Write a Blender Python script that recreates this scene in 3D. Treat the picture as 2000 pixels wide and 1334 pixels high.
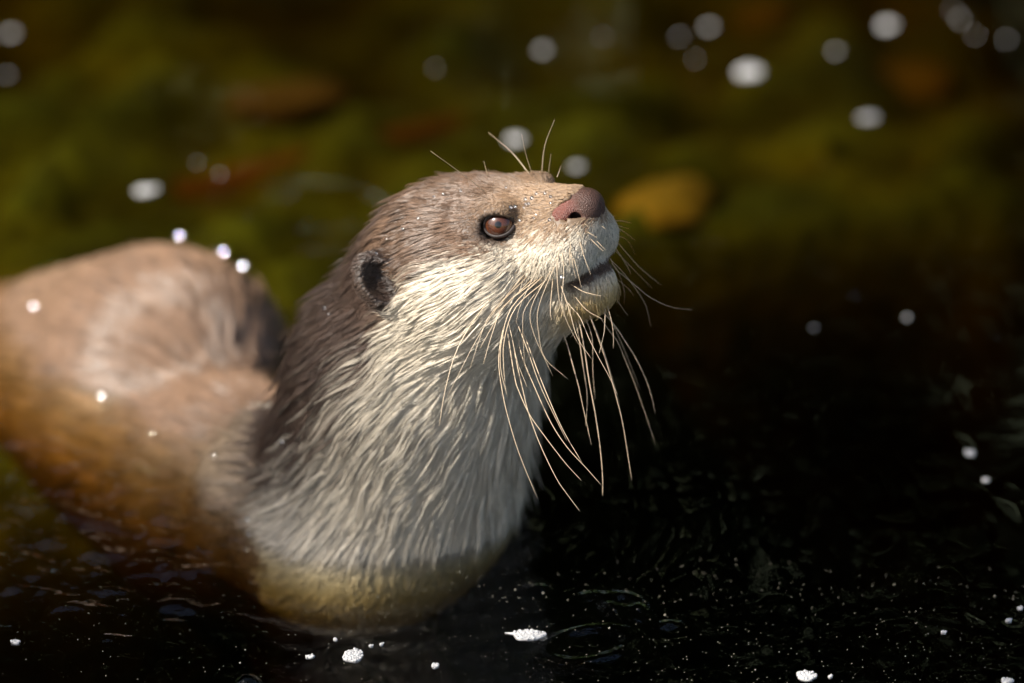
import bpy, math, random
import numpy as np
from mathutils import Vector, Matrix

# ------------------------------------------------------------------ clean
for o in list(bpy.data.objects):
    bpy.data.objects.remove(o, do_unlink=True)
rng = np.random.default_rng(7)
random.seed(7)
scene = bpy.context.scene
COL = scene.collection
MM = 0.001
R = math.radians

# ------------------------------------------------------------------ camera
PITCH = R(25.0)
NV = np.array([0, math.cos(PITCH), -math.sin(PITCH)])     # viewing direction
UV = np.array([0, math.sin(PITCH), math.cos(PITCH)])      # picture up
XV = np.array([1.0, 0, 0])
EYE = np.array([37.6, -59.0, 150.0]) * MM                  # near eye of the otter
DIST = 3.0
CPX = 0.2 * MM                                             # metres per photo pixel at the eye
C0 = EYE + XV * (1000 - 963) * CPX - UV * (667 - 445) * CPX
CAM = C0 - NV * DIST
cd = bpy.data.cameras.new('camera')
cam = bpy.data.objects.new('camera', cd)
COL.objects.link(cam)
cam.location = CAM
cam.rotation_euler = (R(90) - PITCH, 0, 0)
cd.sensor_width = 36.0
cd.lens = 36.0 * DIST / (2000 * CPX)
cd.clip_start = 0.05
cd.clip_end = 500
cd.dof.use_dof = True
cd.dof.focus_distance = DIST - 0.004
cd.dof.aperture_fstop = (cd.lens / 1000) / 0.066
scene.camera = cam

def at_plane(px, py, z=0.0):
    """point where the ray through a photo pixel meets height z"""
    d = NV * DIST + XV * (px - 1000) * CPX + UV * (667 - py) * CPX
    t = (z - CAM[2]) / d[2]
    return CAM + d * t

def at_depth(px, py, w):
    """point on the ray through a photo pixel, w metres beyond the eye plane"""
    d = NV * DIST + XV * (px - 1000) * CPX + UV * (667 - py) * CPX
    return CAM + d * ((DIST + w) / DIST)

def to_px(p):
    q = np.asarray(p) - CAM
    w = q @ NV
    return (1000 + (q @ XV) / w * DIST / CPX, 667 - (q @ UV) / w * DIST / CPX)

# ------------------------------------------------------------------ world, sun, exposure
SUN_DIR = np.array([-0.62, -0.30, 0.70])
SUN_DIR /= np.linalg.norm(SUN_DIR)
world = bpy.data.worlds.new('World')
scene.world = world
world.use_nodes = True
wn = world.node_tree.nodes
wl = world.node_tree.links
wn.clear()
sky = wn.new('ShaderNodeTexSky')
sky.sky_type = 'NISHITA'
sky.sun_disc = False
sky.dust_density = 3.0
sky.ozone_density = 0.3
sky.sun_elevation = math.asin(SUN_DIR[2])
sky.sun_rotation = math.atan2(SUN_DIR[0], SUN_DIR[1])
bg = wn.new('ShaderNodeBackground')
bg.inputs['Strength'].default_value = 0.085
wo = wn.new('ShaderNodeOutputWorld')
wl.new(sky.outputs[0], bg.inputs[0])
wl.new(bg.outputs[0], wo.inputs[0])
sd = bpy.data.lights.new('sun', 'SUN')
sun = bpy.data.objects.new('sun', sd)
COL.objects.link(sun)
sd.energy = 5.0
sd.angle = R(0.53)
sd.color = (1.0, 0.955, 0.87)
sun.rotation_euler = Vector(SUN_DIR).to_track_quat('Z', 'Y').to_euler()
sun.location = (-2, -1, 4)

scene.render.engine = 'CYCLES'
scene.view_settings.view_transform = 'Standard'
scene.view_settings.look = 'None'
scene.view_settings.gamma = 1.0
scene.view_settings.exposure = 0.95
scene.view_settings.use_curve_mapping = False
cy = scene.cycles
cy.max_bounces = 6
cy.diffuse_bounces = 2
cy.glossy_bounces = 4
cy.transmission_bounces = 4
cy.transparent_max_bounces = 12
cy.volume_bounces = 0
cy.sample_clamp_indirect = 4.0
cy.use_adaptive_sampling = True
cy.adaptive_threshold = 0.03
cy.use_denoising = True

# ------------------------------------------------------------------ helpers
def link(o, parent=None):
    COL.objects.link(o)
    if parent is not None:
        o.parent = parent
    return o

def mesh_obj(name, verts, faces, mat, parent=None, smooth=True):
    me = bpy.data.meshes.new(name)
    verts = np.asarray(verts, dtype=np.float64)
    if isinstance(faces, np.ndarray):
        me.vertices.add(len(verts))
        me.vertices.foreach_set('co', verts.astype(np.float32).ravel())
        n = faces.shape[1]
        me.loops.add(faces.size)
        me.loops.foreach_set('vertex_index', faces.astype(np.int32).ravel())
        me.polygons.add(len(faces))
        me.polygons.foreach_set('loop_start', np.arange(0, faces.size, n, dtype=np.int32))
        me.update(calc_edges=True)
    else:
        me.from_pydata([tuple(v) for v in verts], [], faces)
        me.update()
    me.validate()
    me.polygons.foreach_set('use_smooth', np.full(len(me.polygons), smooth, dtype=bool))
    if mat:
        me.materials.append(mat)
    o = bpy.data.objects.new(name, me)
    return link(o, parent)

def tag(o, label=None, cat=None, group=None, kind=None):
    if label: o['label'] = label
    if cat: o['category'] = cat
    if group: o['group'] = group
    if kind: o['kind'] = kind
    return o

def nodes(name):
    m = bpy.data.materials.new(name)
    m.use_nodes = True
    nt = m.node_tree
    nt.nodes.clear()
    out = nt.nodes.new('ShaderNodeOutputMaterial')
    return m, nt, out

def N(nt, t, **kw):
    n = nt.nodes.new('ShaderNode' + t)
    for k, v in kw.items():
        if k in n.inputs:
            n.inputs[k].default_value = v
        else:
            setattr(n, k, v)
    return n

def ramp(nt, fac, stops):
    r = nt.nodes.new('ShaderNodeValToRGB')
    e = r.color_ramp.elements
    while len(e) < len(stops):
        e.new(0.5)
    for i, (p, c) in enumerate(stops):
        e[i].position = p
        e[i].color = (*c, 1)
    nt.links.new(fac, r.inputs[0])
    return r

def simple(name, color, rough=0.5, spec=0.5, noise=None, bump=None, coat=0.0):
    m, nt, out = nodes(name)
    b = N(nt, 'BsdfPrincipled')
    b.inputs['Base Color'].default_value = (*color, 1)
    b.inputs['Roughness'].default_value = rough
    b.inputs['Specular IOR Level'].default_value = spec
    b.inputs['Coat Weight'].default_value = coat
    tc = N(nt, 'TexCoord')
    if noise:
        sc, stops = noise
        nz = N(nt, 'TexNoise', Scale=sc, Detail=6.0)
        nt.links.new(tc.outputs['Object'], nz.inputs['Vector'])
        r = ramp(nt, nz.outputs['Fac'], stops)
        nt.links.new(r.outputs[0], b.inputs['Base Color'])
    if bump:
        sc, st, ds = bump
        nz2 = N(nt, 'TexNoise', Scale=sc, Detail=4.0)
        nt.links.new(tc.outputs['Object'], nz2.inputs['Vector'])
        bp = N(nt, 'Bump', Strength=st, Distance=ds)
        nt.links.new(nz2.outputs['Fac'], bp.inputs['Height'])
        nt.links.new(bp.outputs[0], b.inputs['Normal'])
    nt.links.new(b.outputs[0], out.inputs['Surface'])
    return m

def smooth(a, b, x):
    t = np.clip((x - a) / (b - a), 0, 1)
    return t * t * (3 - 2 * t)

_ph = rng.uniform(0, 6.283, (64, 3))
_dr = rng.normal(size=(64, 3))
_dr /= np.linalg.norm(_dr, axis=1)[:, None]
def wob(p, scale, n=6, seed=0):
    """smooth pseudo-noise in about -1..1; p in metres, scale = wavelength in metres"""
    out = np.zeros(len(p))
    for i in range(n):
        j = (i + seed * 7) % 64
        k = 6.283 / scale * (0.6 + 0.25 * i)
        out += np.sin(p @ _dr[j] * k + _ph[j, 0] + 1.7 * np.sin(p @ _dr[(j + 11) % 64] * k * 0.6 + _ph[j, 1]))
    return out / n * 1.5

# ------------------------------------------------------------------ implicit shapes
class Shape:
    def __init__(s):
        s.p = []
    def ell(s, c, r, k=6 * MM, M=None, sub=False):
        s.p.append(('e', np.array(c, float), np.array(r, float), k, None if M is None else np.array(M, float), sub)); return s
    def cone(s, a, b, ra, rb, k=6 * MM, sub=False):
        s.p.append(('c', np.array(a, float), np.array(b, float), k, (ra, rb), sub)); return s
    def __call__(s, P):
        D = np.full(len(P), 0.25)
        for kind, a, b, k, x, sub in s.p:
            if kind == 'e':
                c, rad = a, b.max()
            else:
                c, rad = (a + b) / 2, np.linalg.norm(b - a) / 2 + max(x)
            rad = rad + (0.030 if not sub else 0.004)
            pc = P - c
            ix = np.nonzero((pc * pc).sum(1) < rad * rad)[0]
            if not len(ix):
                continue
            D[ix] = s.one(kind, a, b, k, x, sub, P[ix], D[ix])
        return D
    def one(s, kind, a, b, k, x, sub, P, d):
        if True:
            if kind == 'e':
                q = P - a
                if x is not None:
                    q = q @ x          # columns of x are the axes
                k0 = np.sqrt(((q / b) ** 2).sum(1)) + 1e-9
                k1 = np.sqrt(((q / (b * b)) ** 2).sum(1)) + 1e-9
                e = k0 * (k0 - 1) / k1
            else:
                ba = b - a
                t = np.clip(((P - a) @ ba) / (ba @ ba), 0, 1)
                q = P - a - t[:, None] * ba
                e = np.sqrt((q * q).sum(1)) - (x[0] + (x[1] - x[0]) * t)
            if sub:
                h = np.clip(0.5 - 0.5 * (d + e) / k, 0, 1)
                d = d + (-e - d) * h + k * h * (1 - h)
            else:
                h = np.clip(0.5 + 0.5 * (d - e) / k, 0, 1)
                d = d + (e - d) * h - k * h * (1 - h)
        return d
    def grad(s, P, e=0.4 * MM):
        g = np.empty_like(P)
        for i in range(3):
            o = np.zeros(3); o[i] = e
            g[:, i] = s(P + o) - s(P - o)
        return g / (np.linalg.norm(g, axis=1)[:, None] + 1e-12)

def surface_net(f, lo, hi, h, coarse=4):
    """quad mesh of f = 0 (naive surface nets, evaluated only near the surface)"""
    lo = np.array(lo, float); hi = np.array(hi, float)
    H = h * coarse
    nc = np.ceil((hi - lo) / H).astype(int) + 1
    gi = np.stack(np.meshgrid(*[np.arange(n) for n in nc], indexing='ij'), -1).reshape(-1, 3)
    cc = lo + (gi + 0.5) * H
    dc = f(cc)
    near = np.abs(dc) < H * 1.25 + 2 * h
    nf = nc * coarse
    D = np.repeat(np.repeat(np.repeat(dc.reshape(nc), coarse, 0), coarse, 1), coarse, 2)
    sub = np.stack(np.meshgrid(*[np.arange(coarse)] * 3, indexing='ij'), -1).reshape(-1, 3)
    idx = (gi[near][:, None, :] * coarse + sub[None]).reshape(-1, 3)
    D[idx[:, 0], idx[:, 1], idx[:, 2]] = f(lo + idx * h)
    S = D < 0
    a = S[:-1, :-1, :-1].astype(np.int8)
    tot = np.zeros_like(a)
    for dx in (0, 1):
        for dy in (0, 1):
            for dz in (0, 1):
                tot += S[dx:nf[0] - 1 + dx, dy:nf[1] - 1 + dy, dz:nf[2] - 1 + dz]
    act = (tot > 0) & (tot < 8)
    vi = np.full(act.shape, -1, dtype=np.int64)
    cells = np.argwhere(act)
    vi[act] = np.arange(len(cells))
    V = lo + (cells + 0.5) * h
    for _ in range(4):
        g = f.grad(V, h * 0.3)
        V = V - np.clip(f(V), -h, h)[:, None] * g * 0.8
    faces = []
    for ax in range(3):
        b1, b2 = (ax + 1) % 3, (ax + 2) % 3
        s0 = [slice(1, -1)] * 3; s1 = [slice(1, -1)] * 3
        s0[ax] = slice(0, -1); s1[ax] = slice(1, None)
        A = S[tuple(s0)]; B = S[tuple(s1)]
        for flip, msk in ((False, A & ~B), (True, B & ~A)):
            e = np.argwhere(msk)
            if not len(e):
                continue
            for t in range(3):
                if t != ax:
                    e[:, t] += 1
            def cell(o1, o2):
                c = e.copy(); c[:, b1] -= o1; c[:, b2] -= o2
                return vi[c[:, 0], c[:, 1], c[:, 2]]
            q = np.stack([cell(1, 1), cell(0, 1), cell(0, 0), cell(1, 0)], 1)
            if flip:
                q = q[:, ::-1]
            faces.append(q)
    F = np.concatenate(faces)
    F = F[(F >= 0).all(1)]
    return V, F

# ------------------------------------------------------------------ otter frame
PSI, EL = R(30), R(30)
HF = np.array([math.cos(EL) * math.cos(PSI), -math.cos(EL) * math.sin(PSI), math.sin(EL)])     # snout direction
HL = np.array([math.sin(PSI), math.cos(PSI), 0.0])                                            # towards the far side
HU = np.array([-math.sin(EL) * math.cos(PSI), math.sin(EL) * math.sin(PSI), math.cos(EL)])
HM = np.stack([HF, HL, HU], 1)
H0 = EYE + HL * 20 * MM
def hd(x, y, z):
    return H0 + HM @ (np.array([x, y, z], float) * MM)
def to_head(P):
    return (P - H0) @ HM / MM

def build_otter_shape():
    s = Shape()
    W = lambda *a: np.array(a, float) * MM
    # trunk, from the chest to the tail
    s.ell(W(-19, -1, -12), W(50, 53, 40), 12 * MM)
    s.ell(W(-48, 26, -14), W(36, 40, 40), 8 * MM)
    s.cone(W(-30, 40, -34), W(-76, 92, -44), 44 * MM, 52 * MM, 14 * MM)
    s.cone(W(-74, 94, -50), W(-110, 150, -36), 48 * MM, 54 * MM, 10 * MM)
    s.cone(W(-107, 168, -27), W(-208, 264, -95), 61 * MM, 55 * MM, 9 * MM)
    s.cone(W(-208, 264, -95), W(-290, 320, -120), 54 * MM, 30 * MM, 20 * MM)
    s.cone(W(-290, 320, -120), W(-480, 360, -150), 28 * MM, 12 * MM, 15 * MM)
    # legs, tucked under in the dark water
    for a, b, c in (((0, 50, -50), (-5, 75, -100), (20, 60, -130)), ((-40, 40, -50), (-50, 62, -100), (-22, 45, -130)),
                    ((-190, 260, -80), (-170, 270, -130), (-130, 255, -145)), ((-215, 215, -80), (-205, 200, -130), (-165, 185, -145))):
        s.cone(W(*a), W(*b), 22 * MM, 14 * MM, 14 * MM)
        s.cone(W(*b), W(*c), 13 * MM, 9 * MM, 6 * MM)
        s.ell(W(*c), W(17, 14, 7), 6 * MM)
    # neck
    nb = W(-5, 3, 10)
    hb = hd(-40, 0, -18)
    mid = (nb + hb) / 2 + W(-4, 3, 0)
    s.cone(nb, mid, 54 * MM, 47 * MM, 6 * MM)
    s.cone(mid, hb, 47 * MM, 38 * MM, 14 * MM)
    # head
    E = lambda c, r, k=8: s.ell(hd(*c), W(*r), k * MM, HM)
    E((-37, 0, -6), (38, 36, 24), 14)
    s.cone(hd(-14, 0, -3), hd(24, 0, -9), 18 * MM, 11 * MM, 10 * MM)
    for q in (-1, 1):
        E((-25, q * 21, -22), (27, 19, 22), 12)
        E((-3, q * 16, 4), (12, 7, 6), 7)
    E((11.5, 0, -17), (20.5, 18.5, 13), 9)
    for q in (-1, 1):
        E((15.5, q * 10.5, -21.5), (14, 11.5, 11.5), 6)
    s.cone(hd(-25, 0, -36), hd(12, 0, -39.5), 21 * MM, 9.5 * MM, 9 * MM)
    E((16.5, 0, -38.5), (9, 9.5, 9.5), 6)
    # mouth
    for q in (-1, 1):
        s.cone(hd(29, 0, -32.5), hd(22, q * 11, -33.5), 0.7 * MM, 0.6 * MM, 1.5 * MM, sub=True)
        s.cone(hd(22, q * 11, -33.5), hd(12, q * 17, -36.5), 0.5 * MM, 0.3 * MM, 1.5 * MM, sub=True)
    # room for the nose
    s.ell(hd(26.0, 0, -7.6), W(9.6, 11.0, 6.6), 1.5 * MM, HM, sub=True)
    # eye sockets
    for q in (-1, 1):
        s.ell(hd(0.5, q * 18.3, 0), W(5.9, 6.4, 5.4), 2.5 * MM, HM, sub=True)
    # ears
    for q in (-1, 1):
        ax = np.array([0.45, q * 0.85, 0.25]); ax /= np.linalg.norm(ax)
        up = np.array([-0.35, 0.0, 1.0]); up -= ax * (up @ ax); up /= np.linalg.norm(up)
        M = HM @ np.stack([ax, up, np.cross(ax, up)], 1)
        c = np.array([-48.0, q * 39.0, -1.0])
        s.ell(hd(*c), W(7, 13, 9.5), 4 * MM, M)
        s.ell(hd(*(c + ax * 5.5 + np.array([2.5, 0, -1.0]))), W(9, 9.5, 6.2), 2.0 * MM, M, sub=True)
    return s

OT = build_otter_shape()
print('eye px', to_px(EYE), 'nose px', to_px(hd(37, 0, -7)))

def mat_skin():
    m, nt, out = nodes('otter_skin')
    b = N(nt, 'BsdfPrincipled', Roughness=0.55)
    at = N(nt, 'Attribute', attribute_name='col')
    nt.links.new(at.outputs['Color'], b.inputs['Base Color'])
    nt.links.new(b.outputs[0], out.inputs['Surface'])
    return m

def mat_fur():
    m, nt, out = nodes('otter_fur')
    at = N(nt, 'Attribute', attribute_name='col')
    b = N(nt, 'BsdfPrincipled', Roughness=0.30)
    b.inputs['Specular IOR Level'].default_value = 0.55
    nt.links.new(at.outputs['Color'], b.inputs['Base Color'])
    nt.links.new(b.outputs[0], out.inputs['Surface'])
    return m

BROWN = np.array([0.135, 0.082, 0.052])
DARK = np.array([0.060, 0.038, 0.028])
CREAM = np.array([0.68, 0.60, 0.48])
TAN = np.array([0.30, 0.195, 0.115])
GREY = np.array([0.30, 0.22, 0.15])
EARC = np.array([0.045, 0.028, 0.020])

def fur_color(P, Nn, jitter=0.0):
    jit = jitter * rng.normal(size=len(P))
    q = to_head(P)
    X, Y, Z = q.T
    aY = np.abs(Y)
    w1 = wob(P, 14 * MM, seed=1); w2 = wob(P, 5 * MM, seed=2)
    # head: brown above, cream below
    zb = np.interp(X, [-60, -46, -30, -14, 0, 12, 24, 40], [-22, -14, -4, -3, -7, -10, -13, -16])
    cream = smooth(4.5, -4.5, Z - zb + 3.0 * w1 + 1.5 * w2 + 14 * jit)
    top = BROWN[None] * (1 + 0.25 * w1[:, None])
    tan = smooth(-12, 18, X)[:, None]
    top = top * (1 - tan) + TAN * tan
    head = top * (1 - cream[:, None]) + CREAM * cream[:, None]
    # jaw underside: yellow bounce light put into the fur colour
    jaw_bounce = smooth(-34, -42, Z)[:, None] * smooth(-5, 12, X)[:, None]
    head = head * (1 - jaw_bounce) + np.array([0.55, 0.40, 0.19]) * jaw_bounce
    # mouth line, with the shade below the upper lip put into the colour
    dm = np.abs(Z + 33.0 + 0.12 * (20 - X).clip(0)) + 30 * (1 - smooth(6, 14, X))
    lip_shade = (smooth(3.6, 1.2, dm + 0.8 * w2) * smooth(8, 20, X))[:, None]
    head = head * (1 - lip_shade) + np.array([0.09, 0.05, 0.03]) * lip_shade
    # ring of dark skin around the eyes
    de = np.sqrt((X - 1.0) ** 2 + (aY - 20) ** 2 + (Z * 1.1) ** 2)
    er = 0.8 * smooth(8.2, 6.6, de)[:, None]
    head = head * (1 - er) + DARK * er
    # neck and trunk
    dors = Nn @ np.array([-0.866, 0.5, 0.0])
    thr = np.interp(P[:, 2] / MM, [-20, 5, 30, 60, 110], [0.80, 0.62, 0.36, 0.12, -0.12])
    cr = smooth(0.34, -0.34, dors - thr + 0.10 * w1 + 0.05 * w2 + jit)[:, None]
    neck = DARK * 1.35 * (1 - cr) + (CREAM * 0.93) * cr
    hn = smooth(-50, -62, X - 0.25 * (Z + 20))[:, None] * 1.0
    hn = np.maximum(hn, smooth(-46, -56, Z)[:, None])
    c = head * (1 - hn) + neck * hn
    x_, y_, z_ = P.T / MM
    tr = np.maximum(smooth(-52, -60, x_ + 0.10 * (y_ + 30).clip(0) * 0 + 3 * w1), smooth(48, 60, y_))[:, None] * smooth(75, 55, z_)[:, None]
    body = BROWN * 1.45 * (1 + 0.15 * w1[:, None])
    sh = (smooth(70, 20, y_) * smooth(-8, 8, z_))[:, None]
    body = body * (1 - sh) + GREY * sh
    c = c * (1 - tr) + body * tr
    # ears: dark brown fur, the shade inside the opening put into its colour
    ear = (smooth(13, 10, np.sqrt((X + 47) ** 2 + (Z * 0.8) ** 2)) * smooth(30, 34, aY))
    inner = ear * smooth(-51, -46, X)
    c = c * (1 - 0.85 * ear[:, None]) + DARK * 0.85 * ear[:, None]
    c = c * (1 - inner[:, None]) + EARC * inner[:, None]
    return c.clip(0.004, 0.9)

otter = bpy.data.objects.new('otter', None)
link(otter)
otter.empty_display_size = 0.05
tag(otter, 'wet brown otter with cream throat raising its whiskered head out of dark water', 'otter')

BV, BF = surface_net(OT, (-0.52, -0.13, -0.17), (0.12, 0.42, 0.20), 1.6 * MM)
BN = OT.grad(BV)
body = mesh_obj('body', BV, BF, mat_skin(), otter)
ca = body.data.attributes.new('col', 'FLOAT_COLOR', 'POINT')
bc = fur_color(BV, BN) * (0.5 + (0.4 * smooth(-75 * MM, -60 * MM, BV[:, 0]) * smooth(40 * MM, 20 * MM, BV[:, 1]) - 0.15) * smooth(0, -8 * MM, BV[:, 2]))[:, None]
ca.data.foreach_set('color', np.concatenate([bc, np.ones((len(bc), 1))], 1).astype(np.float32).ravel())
print('body', len(BV), len(BF))

# ------------------------------------------------------------------ fur
def fur_len(P, Nn):
    q = to_head(P)
    X, Y, Z = q.T
    aY = np.abs(Y)
    L = np.interp(X, [-190, -120, -70, -50, -30, -5, 12, 26, 34], [18, 17, 16, 14, 11, 7, 4.0, 2.6, 1.5])
    L = L + smooth(-5, -25, Z) * smooth(18, -10, X) * 4.0
    L = L * (1 - 0.35 * smooth(5, 15, Z) * smooth(-50, -20, X))
    chin = smooth(-32, -40, Z) * smooth(0, 15, X)
    L = L + chin * 2.5
    de = np.sqrt((X - 1.0) ** 2 + (aY - 20) ** 2 + Z ** 2)
    L = L * (0.25 + 0.75 * smooth(8, 17, de))
    ear = smooth(15, 11, np.sqrt((X + 47) ** 2 + (Z * 0.8) ** 2)) * smooth(30, 35, aY)
    L = L * (1 - ear) + 3.0 * ear
    dm = np.abs(Z + 33.0) + np.where(X < 12, 20, 0)
    L = L * (0.45 + 0.55 * smooth(2, 5, dm))
    return L * MM

TRUNK = np.array([-0.60, 0.78, -0.10])
def flow(P, Nn):
    q = to_head(P)
    src = np.array([33.0, 0, -10])
    d = q - src
    d = d / np.linalg.norm(d, axis=1)[:, None]
    lip = (smooth(4, 16, q[:, 0]) * smooth(-14, -22, q[:, 2]) * smooth(-33, -30, q[:, 2]))[:, None]
    d = d * (1 - 0.6 * lip) + np.array([-0.35, 0, -1.0]) * 0.6 * lip
    d = d @ HM.T
    t = np.maximum(smooth(-30, -75, P[:, 0] / MM) * smooth(80, 50, P[:, 2] / MM), smooth(30, 70, P[:, 1] / MM))[:, None]
    down = np.array([-0.35, 0.10, -0.93])
    nk = smooth(95, 40, P[:, 2] / MM)[:, None]
    d = d * (1 - 0.3 * nk) + down * 0.3 * nk
    d = d * (1 - t) + (TRUNK + np.array([0, 0, -0.25])) * t
    d = d - Nn * (d * Nn).sum(1)[:, None]
    d /= np.linalg.norm(d, axis=1)[:, None] + 1e-9
    s = np.cross(Nn, d)
    a = 0.26 * wob(P, 26 * MM, seed=3) + 0.20 * wob(P, 9 * MM, seed=4)
    return d * np.cos(a)[:, None] + s * np.sin(a)[:, None]

def sample_roots(V, F, dens):
    """random points on the quads; dens(P, N) = points per square metre"""
    T = np.concatenate([F[:, [0, 1, 2]], F[:, [0, 2, 3]]])
    A, B, C = V[T[:, 0]], V[T[:, 1]], V[T[:, 2]]
    cr = np.cross(B - A, C - A)
    ar = np.linalg.norm(cr, axis=1) / 2
    n = cr / (2 * ar[:, None] + 1e-15)
    ctr = (A + B + C) / 3
    k = ar * dens(ctr, n)
    cnt = np.floor(k + rng.random(len(k))).astype(int)
    i = np.repeat(np.arange(len(T)), cnt)
    r1, r2 = np.sqrt(rng.random(len(i))), rng.random(len(i))
    return A[i] * (1 - r1)[:, None] + B[i] * (r1 * (1 - r2))[:, None] + C[i] * (r1 * r2)[:, None]

def in_eye(P, r=6.5):
    q = to_head(P)
    return (q[:, 0] - 1.5) ** 2 + (np.abs(q[:, 1]) - 19) ** 2 + q[:, 2] ** 2 < r * r

def in_nose(P):
    q = to_head(P)
    X, Y, Z = q.T
    return (((X - 26.5) / 11.5) ** 2 + (Y / 13.5) ** 2 + ((Z + 7.3) / 6.4) ** 2 < 1) & (X > 17.5)

def clump_density(P, n):
    X = to_head(P)[:, 0]
    sp = np.interp(X, [-190, -120, -75, -45, 0, 30], [3.4, 2.6, 1.55, 1.4, 1.05, 0.85])
    face = -(n @ NV)
    k = np.where(face > -0.25, 1.0, 0.35)
    k = np.where(P[:, 2] < -34 * MM, 0.0, k)
    return k * 1e6 / (sp * sp)

def make_fur():
    C = sample_roots(BV, BF, clump_density)
    C = C[~in_eye(C) & ~in_nose(C)]
    Cn = OT.grad(C)
    C = C - OT(C)[:, None] * Cn
    nC = len(C)
    sp = np.interp(to_head(C)[:, 0], [-190, -120, -75, -45, 0, 30], [3.4, 2.6, 1.55, 1.4, 1.05, 0.85]) * MM
    L = fur_len(C, Cn) * rng.uniform(0.75, 1.25, nC)
    wet = np.maximum(smooth(-60 * MM, -75 * MM, C[:, 0]), smooth(30 * MM, 50 * MM, C[:, 1]))
    L = L * np.maximum(0.20 + 0.80 * smooth(-4 * MM, 22 * MM, C[:, 2]), wet)
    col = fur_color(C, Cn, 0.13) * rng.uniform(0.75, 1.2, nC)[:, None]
    lift = rng.uniform(0.03, 0.11, nC) + rng.uniform(0.05, 0.25, nC) * (rng.random(nC) < 0.07)
    lift = lift * (1 - 0.6 * smooth(50 * MM, 90 * MM, C[:, 1]))
    K = 5
    G = np.empty((nC, K, 3)); G[:, 0] = C
    GN = np.empty((nC, K, 3)); GN[:, 0] = Cn
    p, n = C.copy(), Cn
    for k in range(1, K):
        d = flow(p, n)
        p = p + d * (L / (K - 1))[:, None]
        n = OT.grad(p)
        p = p - OT(p)[:, None] * n
        t = k / (K - 1)
        G[:, k] = p + n * (L * lift * (t ** 0.8))[:, None]
        GN[:, k] = n
    H = 11
    m = nC * H
    ci = np.repeat(np.arange(nC), H)
    n0 = Cn[ci]
    tx = np.cross(n0, rng.normal(size=(m, 3))); tx /= np.linalg.norm(tx, axis=1)[:, None]
    rad = np.sqrt(rng.random(m)) * sp[ci] * 0.72
    off = tx * rad[:, None]
    P = np.empty((m, K, 3))
    lenf = rng.uniform(0.65, 1.15, m)
    cst = np.clip(rng.normal(0.86, 0.10, m), 0.3, 0.97)[:, None]
    for k in range(K):
        t = k / (K - 1)
        cl = 1 - cst * t ** 0.6
        fl = rng.normal(size=(m, 3)) * (0.10 * MM) * t
        P[:, k] = C[ci] + (G[ci, k] - C[ci]) * lenf[:, None] + off * cl + fl
    r0 = P[:, 0]
    P[:, 0] = r0 - n0 * (0.25 * MM)
    P[:, 1] += n0 * (0.12 * MM)
    hc = col[ci] * rng.uniform(0.85, 1.15, m)[:, None]
    cu = bpy.data.hair_curves.new('fur')
    cu.add_curves([K] * m)
    cu.attributes['position'].data.foreach_set('vector', P.astype(np.float32).ravel())
    ra = cu.attributes.get('radius') or cu.attributes.new('radius', 'FLOAT', 'POINT')
    base = (0.065 + 0.045 * np.interp(sp / MM, [0.85, 2.0, 3.4], [0, 1, 2.2]))[ci] * MM * rng.uniform(0.7, 1.3, m)
    prof = np.array([1.0, 1.0, 0.9, 0.65, 0.2])
    ra.data.foreach_set('value', (base[:, None] * prof[None]).astype(np.float32).ravel())
    a = cu.attributes.new('col', 'FLOAT_COLOR', 'CURVE')
    a.data.foreach_set('color', np.concatenate([hc.clip(0.004, 0.92), np.ones((m, 1))], 1).astype(np.float32).ravel())
    cu.materials.append(mat_fur())
    o = bpy.data.objects.new('fur', cu)
    link(o, otter)
    tag(o, kind='stuff')
    print('fur', nC, m)
    return o
import time
t0 = time.time()
make_fur()
print('fur time', time.time() - t0)
scene.cycles_curves.shape = 'RIBBONS'

# ------------------------------------------------------------------ eyes
def mat_eye():
    m, nt, out = nodes('eye_brown')
    tc = N(nt, 'TexCoord')
    sp = N(nt, 'SeparateXYZ')
    nt.links.new(tc.outputs['Object'], sp.inputs[0])
    # angle from the optical axis (local +z), object radius is 7.6 mm
    mp = N(nt, 'MapRange')
    mp.inputs['From Min'].default_value = 6.6 * MM
    mp.inputs['From Max'].default_value = 1.3 * MM
    nt.links.new(sp.outputs['Z'], mp.inputs['Value'])
    r = ramp(nt, mp.outputs[0], [(0.0, (0.004, 0.003, 0.003)), (0.022, (0.004, 0.003, 0.003)), (0.034, (0.10, 0.030, 0.012)),
                                 (0.16, (0.075, 0.022, 0.010)), (0.22, (0.055, 0.018, 0.010)), (0.40, (0.105, 0.032, 0.013)),
                                 (0.62, (0.040, 0.013, 0.008)), (0.80, (0.012, 0.007, 0.006))])
    nz = N(nt, 'TexNoise', Scale=900.0, Detail=3.0)
    nt.links.new(tc.outputs['Object'], nz.inputs['Vector'])
    mx = N(nt, 'MixRGB', blend_type='MULTIPLY')
    mx.inputs[0].default_value = 0.5
    nt.links.new(r.outputs[0], mx.inputs[1])
    nt.links.new(nz.outputs['Fac'], mx.inputs[2])
    b = N(nt, 'BsdfPrincipled', Roughness=0.25)
    b.inputs['Coat Weight'].default_value = 1.0
    b.inputs['Coat Roughness'].default_value = 0.02
    nt.links.new(mx.outputs[0], b.inputs['Base Color'])
    nt.links.new(b.outputs[0], out.inputs['Surface'])
    return m

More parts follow.
